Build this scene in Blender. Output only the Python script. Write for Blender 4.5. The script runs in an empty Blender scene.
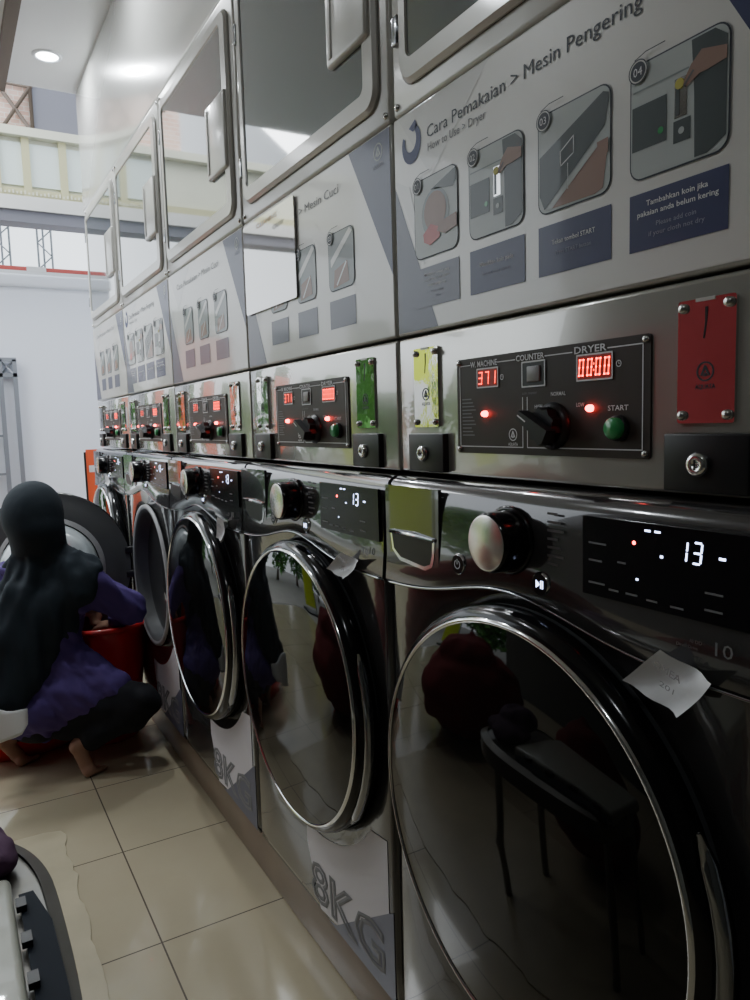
import bpy, bmesh, math, random
from math import pi, sin, cos, radians
from mathutils import Vector, Matrix, noise
random.seed(7)
col = bpy.context.scene.collection
scn = bpy.context.scene

# ------------------------------------------------------------------ materials
def mat(name, color, rough=.5, metal=0., coat=0., emit=None, estr=0., trans=0., ior=1.45, bump=None, bumps=.1, var=None, spec=None, alpha=1., coatr=.03):
    m = bpy.data.materials.new(name); m.use_nodes = True
    nt = m.node_tree; b = nt.nodes['Principled BSDF']
    b.inputs['Base Color'].default_value = (*color, 1)
    b.inputs['Roughness'].default_value = rough
    b.inputs['Metallic'].default_value = metal
    b.inputs['Coat Weight'].default_value = coat
    b.inputs['Coat Roughness'].default_value = coatr
    b.inputs['IOR'].default_value = ior
    b.inputs['Alpha'].default_value = alpha
    b.inputs['Transmission Weight'].default_value = trans
    if spec is not None: b.inputs['Specular IOR Level'].default_value = spec
    if emit:
        b.inputs['Emission Color'].default_value = (*emit, 1); b.inputs['Emission Strength'].default_value = estr
    tc = nt.nodes.new('ShaderNodeTexCoord')
    if bump:
        n = nt.nodes.new('ShaderNodeTexNoise'); n.inputs['Scale'].default_value = bump; n.inputs['Detail'].default_value = 4
        bp = nt.nodes.new('ShaderNodeBump'); bp.inputs['Strength'].default_value = bumps; bp.inputs['Distance'].default_value = .01
        nt.links.new(tc.outputs['Object'], n.inputs['Vector']); nt.links.new(n.outputs['Fac'], bp.inputs['Height']); nt.links.new(bp.outputs['Normal'], b.inputs['Normal'])
    if var:
        s, amt = var
        n = nt.nodes.new('ShaderNodeTexNoise'); n.inputs['Scale'].default_value = s; n.inputs['Detail'].default_value = 5
        mx = nt.nodes.new('ShaderNodeMix'); mx.data_type = 'RGBA'
        mx.inputs[6].default_value = (*[c*(1-amt) for c in color], 1); mx.inputs[7].default_value = (*[min(1, c*(1+amt)) for c in color], 1)
        nt.links.new(tc.outputs['Object'], n.inputs['Vector']); nt.links.new(n.outputs['Fac'], mx.inputs[0]); nt.links.new(mx.outputs[2], b.inputs['Base Color'])
    return m
M = {}
M['enamel'] = mat('enamel', (.50,.49,.455), .34, .12, coat=.4, var=(3,.04), coatr=.10)
M['console_enamel'] = mat('console_enamel', (.48,.47,.43), .2, .55, coat=1., var=(3,.04), coatr=.02)
M['enamel_dark'] = mat('enamel_dark', (.12,.12,.12), .4, .3)
M['steel'] = mat('steel', (.62,.62,.60), .12, 1., bump=6, bumps=.05)
M['mirror'] = mat('mirror_steel', (.72,.70,.68), .05, 1., bump=14, bumps=.06)
M['bolt'] = mat('bolt', (.6,.6,.58), .25, 1.)
M['graphite'] = mat('graphite', (.062,.060,.061), .16, .5, coat=.9, bump=2.2, bumps=.03)
M['graphite_low'] = mat('graphite_low', (.04,.04,.04), .25, .4, coat=.5)
M['black_gloss'] = mat('black_gloss', (.006,.006,.007), .14, 0., ior=1.4)
M['ring_back'] = mat('ring_back', (.085,.088,.092), .45)
M['door_glass'] = mat('door_glass', (.005,.005,.005), .03, 0., ior=1.42)
M['bowl'] = mat('glass_bowl', (.62,.68,.72), .08, .1, coat=1., bump=9, bumps=.5, var=(14,.45))
M['black'] = mat('black_plastic', (.012,.012,.014), .35)
M['screen'] = mat('screen', (.004,.004,.006), .2, 0., ior=1.3)
M['chrome'] = mat('chrome', (.75,.76,.77), .1, 1.)
M['chrome_dark'] = mat('chrome_dark', (.32,.33,.35), .14, 1.)
M['brushed'] = mat('brushed_metal', (.72,.70,.66), .25, 1.)
M['gasket'] = mat('gasket_rubber', (.36,.36,.37), .45)
M['drum'] = mat('drum_dark', (.02,.02,.02), .4, .5)
M['smoke_glass'] = mat('smoke_glass', (.10,.12,.125), .05, .2, coat=1., ior=1.6)
M['poster'] = mat('poster_white', (.60,.59,.565), .35, .1, coat=.5, coatr=.06)
M['facet'] = mat('poster_facet', (.53,.525,.51), .35, .1, coat=.5, coatr=.06)
M['navy'] = mat('poster_navy', (.028,.034,.11), .4, coat=.25, coatr=.08)
M['slate'] = mat('poster_slate', (.10,.105,.16), .4, coat=.3, coatr=.08)
M['ink'] = mat('ink', (.03,.035,.05), .5)
M['ink_blue'] = mat('ink_blue', (.035,.045,.16), .5)
M['ink_grey'] = mat('ink_grey', (.17,.17,.18), .5)
M['ink_faint'] = mat('ink_faint', (.11,.10,.10), .5)
M['print_white'] = mat('print_white', (.72,.72,.74), .5)
M['print_dim'] = mat('print_dim', (.30,.30,.38), .5)
M['card_light'] = mat('card_light', (.40,.43,.42), .4, coat=.3)
M['card_mid'] = mat('card_mid', (.22,.25,.25), .4, coat=.3)
M['card_dark'] = mat('card_dark', (.035,.05,.05), .4, coat=.3)
M['skin_print'] = mat('skin_print', (.27,.155,.115), .45, coat=.3)
M['red_print'] = mat('red_print', (.50,.08,.07), .45, coat=.3)
M['yellow_print'] = mat('yellow_print', (.45,.40,.05), .45)
M['panel_brown'] = mat('panel_brown', (.045,.035,.031), .4, ior=1.35)
M['green_button'] = mat('green_button', (.03,.30,.09), .3, coat=.5)
M['led'] = mat('led_red', (.9,.02,.01), .4, emit=(1,.03,.01), estr=3)
M['led_bg'] = mat('led_bg', (.05,.002,.001), .4, emit=(1,.03,.01), estr=.06)
M['led_dot'] = mat('led_dot', (1,.1,.1), .4, emit=(1,.06,.05), estr=14)
M['led_blue'] = mat('led_blue', (.7,.75,1), .4, emit=(.55,.65,1), estr=5)
M['lcd'] = mat('lcd', (.25,.24,.24), .3)
M['paper'] = mat('paper', (.74,.74,.76), .8, bump=30, bumps=.1)
M['pencil'] = mat('pencil', (.35,.34,.36), .8)
M['sticker_white'] = mat('sticker_white', (.60,.57,.60), .45, coat=.2)
M['acrylic'] = mat('acrylic', (.55,.54,.52), .04, .55, coat=1., coatr=.01)
M['orange_ink'] = mat('orange_ink', (.45,.22,.10), .5)
M['wallwhite'] = mat('wall_white', (.74,.77,.84), .85, var=(1.2,.03), bump=40, bumps=.03)
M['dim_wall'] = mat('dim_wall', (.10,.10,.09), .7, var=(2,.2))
M['soffit'] = mat('soffit_gloss', (.62,.62,.59), .22, 0., coat=.7, coatr=.08)
M['ceiling'] = mat('ceiling_white', (.66,.67,.68), .3, 0., coat=.3, coatr=.15)
M['cream'] = mat('cream_fascia', (.62,.62,.50), .5, var=(6,.08))
M['cream_bar'] = mat('cream_bar', (.50,.48,.28), .5)
M['cream_panel'] = mat('cream_panel', (.62,.70,.66), .25, coat=.5)
M['grey_panel'] = mat('grey_panel', (.16,.16,.19), .6)
M['brown'] = mat('brown_beam', (.10,.075,.06), .6)
M['plinth'] = mat('plinth', (.22,.165,.12), .4, var=(7,.25), coat=.2)
M['red'] = mat('red_plastic', (.72,.018,.02), .28, coat=.4)
M['darkred'] = mat('dark_red_cloth', (.20,.008,.012), .8, bump=18, bumps=.4)
M['skin'] = mat('skin', (.36,.20,.135), .55, var=(10,.08))
M['hijab'] = mat('hijab_cloth', (.012,.021,.030), .85, bump=22, bumps=.25)
M['tunic'] = mat('tunic_cloth', (.080,.048,.200), .8, bump=16, bumps=.35)
M['trousers'] = mat('trouser_cloth', (.006,.007,.011), .85, bump=20, bumps=.3)
M['whitecloth'] = mat('white_cloth', (.72,.74,.74), .8, bump=20, bumps=.2)
M['eye'] = mat('eye_white', (.7,.7,.68), .3)
M['iris'] = mat('iris', (.02,.012,.01), .2)
M['lip'] = mat('lip', (.32,.10,.09), .5)
M['leaf'] = mat('leaf', (.10,.30,.06), .6, var=(5,.5))
M['bark'] = mat('bark', (.12,.08,.05), .9)
M['yellow'] = mat('yellow_banner', (.62,.72,.04), .5)
M['orange'] = mat('orange_banner', (.85,.12,.04), .5)
M['pave'] = mat('pavement', (.38,.37,.34), .9, var=(4,.15))
M['purple'] = mat('purple_cloth', (.10,.045,.095), .8, bump=22, bumps=.5, var=(9,.4))
M['cart'] = mat('cart_white', (.50,.51,.43), .35, var=(3,.1), coat=.4)
M['cart_grey'] = mat('cart_grey', (.20,.19,.17), .3, .3, coat=.3, var=(8,.3))
M['cart_dark'] = mat('cart_dark', (.010,.015,.024), .75, ior=1.3)
M['mat'] = mat('floor_sheet', (.44,.39,.27), .3, var=(9,.18))
M['galv'] = mat('galvanised', (.30,.32,.36), .4, .6)
M['lamp'] = mat('lamp_disc', (1,1,1), .5, emit=(.9,.96,1), estr=22)

def brick_mat():
    m = mat('brick_wall', (.4,.2,.15), .8); nt = m.node_tree; b = nt.nodes['Principled BSDF']
    t = nt.nodes.new('ShaderNodeTexBrick'); t.inputs['Scale'].default_value = 9
    t.inputs['Color1'].default_value = (.62,.38,.30,1); t.inputs['Color2'].default_value = (.70,.50,.42,1); t.inputs['Mortar'].default_value = (.7,.66,.6,1)
    tc = nt.nodes.new('ShaderNodeTexCoord'); mp = nt.nodes.new('ShaderNodeMapping'); mp.inputs['Rotation'].default_value = (pi/2,0,0)
    nt.links.new(tc.outputs['Object'], mp.inputs[0]); nt.links.new(mp.outputs[0], t.inputs['Vector']); nt.links.new(t.outputs['Color'], b.inputs['Base Color'])
    return m
M['brick'] = brick_mat()

def tile_mat():
    m = mat('floor_tiles', (.4,.35,.25), .12); nt = m.node_tree; b = nt.nodes['Principled BSDF']; L = nt.links
    tc = nt.nodes.new('ShaderNodeTexCoord'); sp = nt.nodes.new('ShaderNodeSeparateXYZ'); L.new(tc.outputs['Object'], sp.inputs[0])
    def math_(op, a, bb):
        n = nt.nodes.new('ShaderNodeMath'); n.operation = op
        for i, v in enumerate((a, bb)):
            if v is None: continue
            if isinstance(v, (int, float)): n.inputs[i].default_value = v
            else: L.new(v, n.inputs[i])
        return n.outputs[0]
    S = .45
    def line(out, off):
        f = math_('FRACT', math_('DIVIDE', math_('ADD', out, 90*S - off), S), None)
        d = math_('MINIMUM', f, math_('SUBTRACT', 1., f))
        return math_('LESS_THAN', d, .0045)
    g = math_('MAXIMUM', line(sp.outputs[0], -.312), line(sp.outputs[1], .64))
    n = nt.nodes.new('ShaderNodeTexNoise'); n.inputs['Scale'].default_value = 3.; n.inputs['Detail'].default_value = 6; L.new(tc.outputs['Object'], n.inputs['Vector'])
    c1 = nt.nodes.new('ShaderNodeMix'); c1.data_type = 'RGBA'; c1.inputs[6].default_value = (.365,.315,.215,1); c1.inputs[7].default_value = (.465,.41,.29,1); L.new(n.outputs['Fac'], c1.inputs[0])
    c2 = nt.nodes.new('ShaderNodeMix'); c2.data_type = 'RGBA'; c2.inputs[7].default_value = (.11,.09,.07,1); L.new(c1.outputs[2], c2.inputs[6]); L.new(g, c2.inputs[0])
    L.new(c2.outputs[2], b.inputs['Base Color'])
    r = nt.nodes.new('ShaderNodeMapRange'); L.new(n.outputs['Fac'], r.inputs[0]); r.inputs[3].default_value = .10; r.inputs[4].default_value = .24; L.new(r.outputs[0], b.inputs['Roughness'])
    b.inputs['Coat Weight'].default_value = .3
    return m
M['tile'] = tile_mat()

# ------------------------------------------------------------------ mesh builder
def uvw(u, v, w): return Vector((-w, -u, v))          # machine-face coordinates: u right, v up, w out of the face
def wld(x, y, z): return Vector((x, y, z))
class MB:
    def __init__(s, f=wld, off=(0,0,0)):
        s.v = []; s.f = []; s.m = []; s.sm = []; s.mats = []; s.T = f; s.off = Vector(off)
    def mi(s, name):
        if name not in s.mats: s.mats.append(name)
        return s.mats.index(name)
    def add(s, vs, fs, m, smooth=False):
        b = len(s.v); k = s.mi(m)
        s.v += [s.T(*p) - s.off for p in vs]
        for f in fs: s.f.append([b+i for i in f]); s.m.append(k); s.sm.append(smooth)
    def box(s, a, b, m):
        x0,y0,z0 = a; x1,y1,z1 = b
        s.add([(x0,y0,z0),(x1,y0,z0),(x1,y1,z0),(x0,y1,z0),(x0,y0,z1),(x1,y0,z1),(x1,y1,z1),(x0,y1,z1)],
              [(0,3,2,1),(4,5,6,7),(0,1,5,4),(1,2,6,5),(2,3,7,6),(3,0,4,7)], m)
    def rbox(s, a, b, r, m, seg=3):                    # box with all edges rounded
        bm = bmesh.new(); bmesh.ops.create_cube(bm, size=1)
        c = [(a[i]+b[i])/2 for i in range(3)]; d = [b[i]-a[i] for i in range(3)]
        for v in bm.verts: v.co = Vector([c[i]+v.co[i]*d[i] for i in range(3)])
        bmesh.ops.bevel(bm, geom=bm.edges[:], offset=min(r, min(abs(x) for x in d)*.49), segments=seg, profile=.5, affect='EDGES')
        s.bm(bm, m, True)
    def bm(s, bm, m, smooth=False):
        bm.verts.index_update()
        s.add([tuple(v.co) for v in bm.verts], [[v.index for v in f.verts] for f in bm.faces], m, smooth); bm.free()
    def poly(s, pts, w, m, th=0.):                     # flat polygon in (u,v) at w; th>0: prism from w-th to w
        n = len(pts)
        s.add([(p[0],p[1],w) for p in pts], [list(range(n))], m)
        if th:
            vs = [(p[0],p[1],w) for p in pts]+[(p[0],p[1],w-th) for p in pts]
            s.add(vs, [(i,n+i,n+(i+1)%n,(i+1)%n) for i in range(n)], m)
    def rect(s, u0, v0, u1, v1, w, m, th=0.): s.poly([(u0,v0),(u1,v0),(u1,v1),(u0,v1)], w, m, th)
    def rrect(s, u0, v0, u1, v1, r, w, m, th=0.): s.poly(rr(u0,v0,u1,v1,r), w, m, th)
    def frame(s, outer, inner, w0, w1, m, th=.0):      # ring between two loops, outer at w0 and inner at w1
        n = len(outer)
        s.add([(p[0],p[1],w0) for p in outer]+[(p[0],p[1],w1) for p in inner], [(i,(i+1)%n,n+(i+1)%n,n+i) for i in range(n)], m, True)
        if th: s.add([(p[0],p[1],w0) for p in outer]+[(p[0],p[1],w0-th) for p in outer], [(n+i,n+(i+1)%n,(i+1)%n,i) for i in range(n)], m, False)
    def lathe(s, c, prof, m, seg=64, smooth=True, cap=False, su=1.):   # around the w axis at (u,v)=c ; prof: (r,w)
        vs = []; fs = []; n = len(prof)
        for j in range(seg):
            a = 2*pi*j/seg
            for r, w in prof: vs.append((c[0]+r*cos(a)*su, c[1]+r*sin(a), w))
        for j in range(seg):
            k = (j+1) % seg
            for i in range(n-1): fs.append((j*n+i, k*n+i, k*n+i+1, j*n+i+1))
        if cap: fs.append([j*n+n-1 for j in range(seg)])
        s.add(vs, fs, m, smooth)
    def tube(s, pts, r, m, seg=8, closed=False):
        P = [Vector(p) for p in pts]; n = len(P); vs = []; fs = []
        rs = r if isinstance(r, (list, tuple)) else [r]*n
        up = Vector((0,0,1))
        for i, p in enumerate(P):
            t = (P[(i+1) % n]-P[i-1]) if closed else (P[min(i+1,n-1)]-P[max(i-1,0)])
            t.normalize(); a = up if abs(t.dot(up)) < .95 else Vector((1,0,0))
            x = t.cross(a).normalized(); y = x.cross(t)
            for j in range(seg): vs.append(tuple(p+rs[i]*(cos(2*pi*j/seg)*x+sin(2*pi*j/seg)*y)))
        for i in range(n if closed else n-1):
            k = (i+1) % n
            for j in range(seg): fs.append((i*seg+j, k*seg+j, k*seg+(j+1)%seg, i*seg+(j+1)%seg))
        if not closed: fs += [list(range(seg)), [(n-1)*seg+j for j in range(seg)]]
        s.add(vs, fs, m, True)
    def text(s, txt, u, v, size, w, m, width=None, rot=0., align='LEFT', bold=0., res=2, outline=0., squash=1.):
        cu = bpy.data.curves.new('t', 'FONT'); cu.body = txt; cu.size = 1.; cu.align_x = align; cu.resolution_u = res; cu.offset = bold
        if outline:
            cu.fill_mode = 'NONE'; cu.bevel_depth = outline; cu.bevel_resolution = 0
        o = bpy.data.objects.new('t', cu); col.objects.link(o)
        dg = bpy.context.evaluated_depsgraph_get(); dg.update()
        me = bpy.data.meshes.new_from_object(o.evaluated_get(dg))
        k = size/.72; ku = k*squash
        xs = [q.co.x for q in me.vertices]
        if width and xs: ku = width/(max(xs)-min(xs))
        vs = []
        for q in me.vertices:
            x = q.co.x*ku; y = q.co.y*k
            vs.append((u+x*cos(rot)-y*sin(rot), v+x*sin(rot)+y*cos(rot), w + (q.co.z*k*.2 if outline else 0)))
        s.add(vs, [list(f.vertices) for f in me.polygons], m)
        bpy.data.objects.remove(o); bpy.data.curves.remove(cu); bpy.data.meshes.remove(me)
    def line(s, pts, wd, w, m):                         # flat strokes
        for (a, b) in zip(pts[:-1], pts[1:]):
            d = Vector((b[0]-a[0], b[1]-a[1]));
            if d.length < 1e-6: continue
            d.normalize(); n = Vector((-d.y, d.x))*wd/2; e = d*wd/2
            s.poly([(a[0]-e.x-n.x,a[1]-e.y-n.y),(b[0]+e.x-n.x,b[1]+e.y-n.y),(b[0]+e.x+n.x,b[1]+e.y+n.y),(a[0]-e.x+n.x,a[1]-e.y+n.y)], w, m)
    def build(s, name, parent=None, loc=None, smooth_angle=None):
        me = bpy.data.meshes.new(name); me.from_pydata([tuple(p) for p in s.v], [], s.f)
        for m in s.mats: me.materials.append(M[m])
        for p, k, q in zip(me.polygons, s.m, s.sm): p.material_index = k; p.use_smooth = q
        me.update()
        o = bpy.data.objects.new(name, me); col.objects.link(o)
        if parent: o.parent = parent
        if loc is not None: o.location = loc
        return o
def rr(u0, v0, u1, v1, r, n=6):
    pts = []
    for cx, cy, a0 in ((u1-r,v0+r,-pi/2),(u1-r,v1-r,0),(u0+r,v1-r,pi/2),(u0+r,v0+r,pi)):
        for i in range(n+1):
            a = a0+pi/2*i/n; pts.append((cx+r*cos(a), cy+r*sin(a)))
    return pts
def empty(name, loc=(0,0,0), rz=0):
    o = bpy.data.objects.new(name, None); col.objects.link(o); o.location = loc; o.rotation_euler = (0,0,rz); o.empty_display_size = .1; return o
def tag(o, label, cat, group=None, kind=None):
    o['label'] = label; o['category'] = cat
    if group: o['group'] = group
    if kind: o['kind'] = kind
    return o
def struct(o): o['kind'] = 'structure'; return o
def copy_tree(o, parent=None):
    c = o.copy(); col.objects.link(c); c.parent = parent
    for ch in list(o.children): copy_tree(ch, c)
    return c

YC = [-.35, .35, 1.05, 1.75, 2.45]                      # centres of the five stacks along the row
FW = .03                                                # washer front stands this far out

# brand mark: ring with a triangle of strokes
def mark(mb, u, v, r, w, m, m2=None, name=True):
    n = 20; o = [(u+r*cos(2*pi*i/n), v+r*sin(2*pi*i/n)) for i in range(n)]; i_ = [(u+r*.84*cos(2*pi*i/n), v+r*.84*sin(2*pi*i/n)) for i in range(n)]
    mb.frame(o, i_, w, w, m)
    mb.poly([(u-.55*r,v-.42*r),(u-.30*r,v-.42*r),(u+.06*r,v+.42*r),(u-.02*r,v+.66*r),(u-.1*r,v+.62*r)], w, m)
    mb.poly([(u+.55*r,v-.42*r),(u+.08*r,v+.60*r),(u-.02*r,v+.30*r),(u+.30*r,v-.42*r)], w, m)
    mb.poly([(u-.26*r,v-.5*r),(u,v-.05*r),(u+.26*r,v-.5*r)], w, m)
    if name: mb.text('AQUATA', u, v-r*1.75, r*.5, w, m2 or m, width=r*2.3, align='CENTER', bold=.01)

# ------------------------------------------------------------------ washing machine
def seam(u): return .960 + .040*math.exp(-((u+.03)/.16)**2)
VB, VT = .135, 1.141                                    # washer bottom and top
DC = (0., .680)                                         # door centre
def make_washer():
    root = empty('washing_machine')
    # body shell, front with a round opening
    b = MB(uvw)
    hw = .346
    b.rbox((-hw, VB+.03, -.68), (hw, VT, -.012), .012, 'graphite_low')
    ro = rr(-hw, VB+.02, hw, seam(0)-.03+.07, .015, 6)
    n = len(ro); rin = []
    for p in ro:
        a = math.atan2(p[1]-DC[1], p[0]-DC[0]); rin.append((DC[0]+.262*cos(a), DC[1]+.262*sin(a)))
    mid = [((p[0]*.93+q[0]*.07), (p[1]*.93+q[1]*.07)) for p, q in zip(ro, rin)]
    # resample for a round hole
    def ray(a):
        c, s_ = cos(a), sin(a); t = 9
        if abs(c) > 1e-6: t = min(t, ((hw if c > 0 else -hw)-DC[0])/c)
        top = VT-.02; bot = VB+.02
        if abs(s_) > 1e-6: t = min(t, ((top if s_ > 0 else bot)-DC[1])/s_)
        return t
    N = 96; A = [2*pi*i/N+.001 for i in range(N)]
    vs = []
    for a in A:
        t = ray(a)
        for rr_, w in ((t, -.02), (t, FW-.012), (t-.008, FW-.002), (t-.02, FW), (.272, FW), (.262, FW-.006), (.258, -.02)): vs.append((DC[0]+rr_*cos(a), DC[1]+rr_*sin(a), w))
    K = 7
    b.add(vs, [(i*K+j, ((i+1)%N)*K+j, ((i+1)%N)*K+j+1, i*K+j+1) for i in range(N) for j in range(K-1)], 'graphite', True)
    # corner fillers of the front square off the fan
    b.rect(-hw+.004, VB+.02, hw-.004, VB+.026, FW-.004, 'graphite_low', .03)
    b.rbox((-hw+.01, VB, -.6), (hw-.01, VB+.05, FW-.02), .006, 'black')
    for u in (-.29, .29): b.lathe((u, VB+.012), [(.02,-.1),(.02,-.05),(.0,-.05)], 'black', 12)
    b.build('body', root)
    # gasket and drum behind the opening
    g = MB(uvw); g.lathe(DC, [(.268,FW+.002),(.266,FW+.010),(.256,FW+.012),(.248,FW+.006)], 'gasket', 72); g.lathe(DC, [(.250,FW+.008),(.238,FW+.0),(.228,-.03),(.212,-.05),(.215,-.06)], 'ring_back', 72); g.build('gasket', root)
    d = MB(uvw); d.lathe(DC, [(.216,-.055),(.25,-.08),(.25,-.45),(.0,-.46)], 'drum', 48)
    for k in range(3):
        a = 2*pi*k/3+.4; d.tube([(DC[0]+.235*cos(a), DC[1]+.235*sin(a), w) for w in (-.1,-.25,-.42)], .022, 'drum', 8)
    d.build('drum', root)
    # control panel above the curved seam
    c = MB(uvw); nu = 44; us = [-hw+.002+(2*hw-.004)*i/nu for i in range(nu+1)]
    rows = lambda u: [(seam(u), FW-.01), (seam(u), FW+.006), (seam(u)+.006, FW+.010), (seam(u)+.05, FW+.006), (1.09, FW+.003), (1.118, FW-.001), (1.132, FW-.009), (1.139, FW-.02), (1.142, -.02)]
    vs = []; K = 9
    for u in us: vs += [(u, v, w) for v, w in rows(u)]
    fs = [(i*K+j, (i+1)*K+j, (i+1)*K+j+1, i*K+j+1) for i in range(nu) for j in range(K-1)]
    c.add(vs, fs, 'graphite', True)
    for i in (0, nu): c.add([vs[i*K+j] for j in range(K)]+[(us[i], seam(us[i]), -.02)], [list(range(K+1))], 'graphite')
    c.text('AI DD', .270, 1.003, .004, FW+.0125, 'ink_faint', align='RIGHT'); c.text('Direct Drive', .265, .997, .0035, FW+.0125, 'ink_faint', align='RIGHT')
    mk = MB(uvw)
    c.lathe((-.318,1.114), [(.0085,FW+.0022),(.0068,FW+.0022)], 'print_white', 20); c.text('LG', -.305, 1.109, .011, FW+.0022, 'print_white', bold=.01)
    c.rect(-.322,1.110,-.3165,1.1115, FW+.0022, 'print_white'); c.rect(-.3185,1.110,-.317,1.118, FW+.0022,'print_white')
    c.text('10', .280, .997, .014, FW+.0135, 'ink_grey', width=.019)
    c.tube([(u, seam(u)+.001, FW+.0095) for u in us], .0022, 'chrome_dark', 6)
    for k in range(9):                                   # programme names right of the dial
        vv = 1.112-.0105*k; c.rect(.045, vv, .045+.018+.01*((k*7)%3)/2, vv+.003, FW+.0055, 'ink_faint')
    c.build('control_panel', root)
    # detergent drawer
    w0 = FW+.0075
    d = MB(uvw)
    d.poly([(-.342,seam(-.342)+.008),(-.190,seam(-.19)+.008),(-.187,1.127),(-.342,1.127)], w0, 'graphite', .006)
    loop_o = [(-.328,1.052),(-.322,1.020),(-.300,1.004),(-.225,.998),(-.206,1.006),(-.200,1.022),(-.198,1.049),(-.262,1.052)]
    loop_i = [(-.323,1.048),(-.317,1.022),(-.297,1.010),(-.228,1.004),(-.211,1.010),(-.206,1.024),(-.204,1.045),(-.262,1.048)]
    d.frame(loop_o, loop_i, w0+.001, w0+.001, 'chrome'); d.poly(loop_i, w0+.0008, 'black')
    d.tube([(-.325,1.050,w0+.002),(-.262,1.0515,w0+.006),(-.200,1.048,w0+.002)], .0035, 'chrome', 8)
    d.build('detergent_drawer', root)
    # dial
    k = MB(uvw); dc = (-.026,1.071)
    k.lathe(dc, [(.046,FW+.004),(.046,FW+.008),(.043,FW+.010),(.0405,FW+.010)], 'black_gloss', 48); k.lathe(dc, [(.0405,FW+.008),(.040,FW+.040),(.037,FW+.046),(.035,FW+.047)], 'black_gloss', 48)
    k.lathe(dc, [(.0365,FW+.0465),(.034,FW+.0475),(.0,FW+.0478)], 'brushed', 48)
    k.build('dial', root)
    for nm, (u, v), kind in (('power_button', (-.137,1.022), 0), ('start_button', (.036,1.023), 1)):
        q = MB(uvw); q.lathe((u,v), [(.0155,FW+.004),(.0155,FW+.009),(.0138,FW+.0105)], 'chrome', 28); q.lathe((u,v), [(.0138,FW+.0105),(.0,FW+.0105)], 'screen', 28)
        if kind: q.poly([(u-.006,v-.005),(u-.006,v+.005),(u+.001,v)], FW+.0112, 'led_blue'); q.rect(u+.002,v-.005,u+.0036,v+.005, FW+.0112,'led_blue'); q.rect(u+.005,v-.005,u+.0066,v+.005, FW+.0112,'led_blue')
        else:
            pts = [(u+.0062*sin(a), v+.0062*cos(a)) for a in [.6+.25*i for i in range(21)]]; q.line(pts, .0014, FW+.0112, 'print_white'); q.rect(u-.0007,v,u+.0007,v+.008, FW+.0112,'print_white')
        q.build(nm, root)
    s = MB(uvw); w = FW+.0095
    s.rect(.108,1.026,.336,1.117, w, 'screen', .006); w += .0006
    def dig(u, v, segs, h=.021, wd=.009, t=.0019):
        sl = .10
        P = {'a':((0,1),(1,1)),'b':((1,1),(1,.5)),'c':((1,.5),(1,0)),'d':((0,0),(1,0)),'e':((0,.5),(0,0)),'f':((0,1),(0,.5)),'g':((0,.5),(1,.5))}
        for q in segs:
            (a, b_), (c_, d_) = P[q]
            x0 = u+a*wd+b_*h*sl; x1 = u+c_*wd+d_*h*sl; y0 = v+b_*h; y1 = v+d_*h
            L = .18; s.line([(x0+(x1-x0)*L, y0+(y1-y0)*L), (x1-(x1-x0)*L, y1-(y1-y0)*L)], t, w, 'led_blue')
    dig(.239,1.083,'bc',); dig(.2555,1.083,'abgcd')
    s.rect(.197,1.1085,.2045,1.1105, w,'led_blue'); s.rect(.2095,1.1085,.217,1.1105, w,'led_blue')
    s.rect(.285,1.0905,.292,1.093, w,'led_blue'); s.rect(.217,1.0830,.2205,1.0855, w,'led_blue'); s.rect(.186,1.054,.189,1.0563, w,'led_blue')
    s.lathe((.183,1.0945), [(.0021,w),(0,w+.0003)], 'led_dot', 10)
    for (u, v, ln) in ((.118,1.086,.026),(.118,1.066,.020),(.118,1.040,.024),(.148,1.036,.014),(.172,1.036,.016),(.20,1.034,.014),(.23,1.033,.016),(.16,1.069,.012),(.27,1.055,.02),(.27,1.038,.02)):
        s.rect(u,v,u+ln,v+.0022, w,'ink_grey')
    s.build('display_panel', root)
    # door, hinged on the far side
    H = (-.305, DC[1], FW); off = uvw(*H)
    d = MB(uvw, off)
    d.lathe(DC, [(.19,FW+.004),(.298,FW+.004),(.306,FW+.012),(.308,FW+.022),(.304,FW+.034),(.297,FW+.042),(.290,FW+.044)], 'black_gloss', 96)
    door = d.build('door', root, off)
    r_ = MB(uvw, off); r_.lathe(DC, [(.2915,FW+.0435),(.2895,FW+.0475),(.2865,FW+.048),(.2845,FW+.0455)], 'chrome', 96); r_.build('chrome_trim', door)
    g = MB(uvw, off); g.lathe(DC, [(.285,FW+.0455),(.26,FW+.050),(.20,FW+.055),(.13,FW+.059),(.06,FW+.061),(.0,FW+.0615)], 'door_glass', 96); g.build('glass', door)
    iw = MB(uvw, off); iw.lathe(DC, [(.305,FW+.0035),(.272,FW+.002),(.262,FW-.004),(.206,FW-.008)], 'ring_back', 72)
    iw.lathe(DC, [(.208,FW-.007),(.204,FW-.016),(.190,FW-.022)], 'gasket', 72)
    iw.lathe(DC, [(.185,FW-.016),(.178,FW-.09),(.160,FW-.14),(.10,FW-.165),(.0,FW-.17)], 'bowl', 72); iw.build('inner_bowl', door)
    h = MB(uvw, off)
    P = []
    for sgn in range(13):
        a = radians(-34+68*sgn/12) - radians(8); P.append((DC[0]+.311*cos(a), DC[1]+.311*sin(a), FW+.026))
    h.tube(P, [.004]+[.010]*11+[.004], 'chrome_dark', 8); h.build('door_handle', door)
    for vv in (.635,.735):
        hg = MB(uvw, off); hg.rbox((-.332,vv-.014,FW-.004),(-.285,vv+.014,FW+.016), .004, 'black'); hg.tube([(-.318,vv-.018,FW+.012),(-.318,vv+.018,FW+.012)], .006, 'chrome_dark', 8); hg.build('hinge', door)
    # load-size sticker with outlined lettering
    t = MB(uvw); w = FW+.0012
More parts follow.
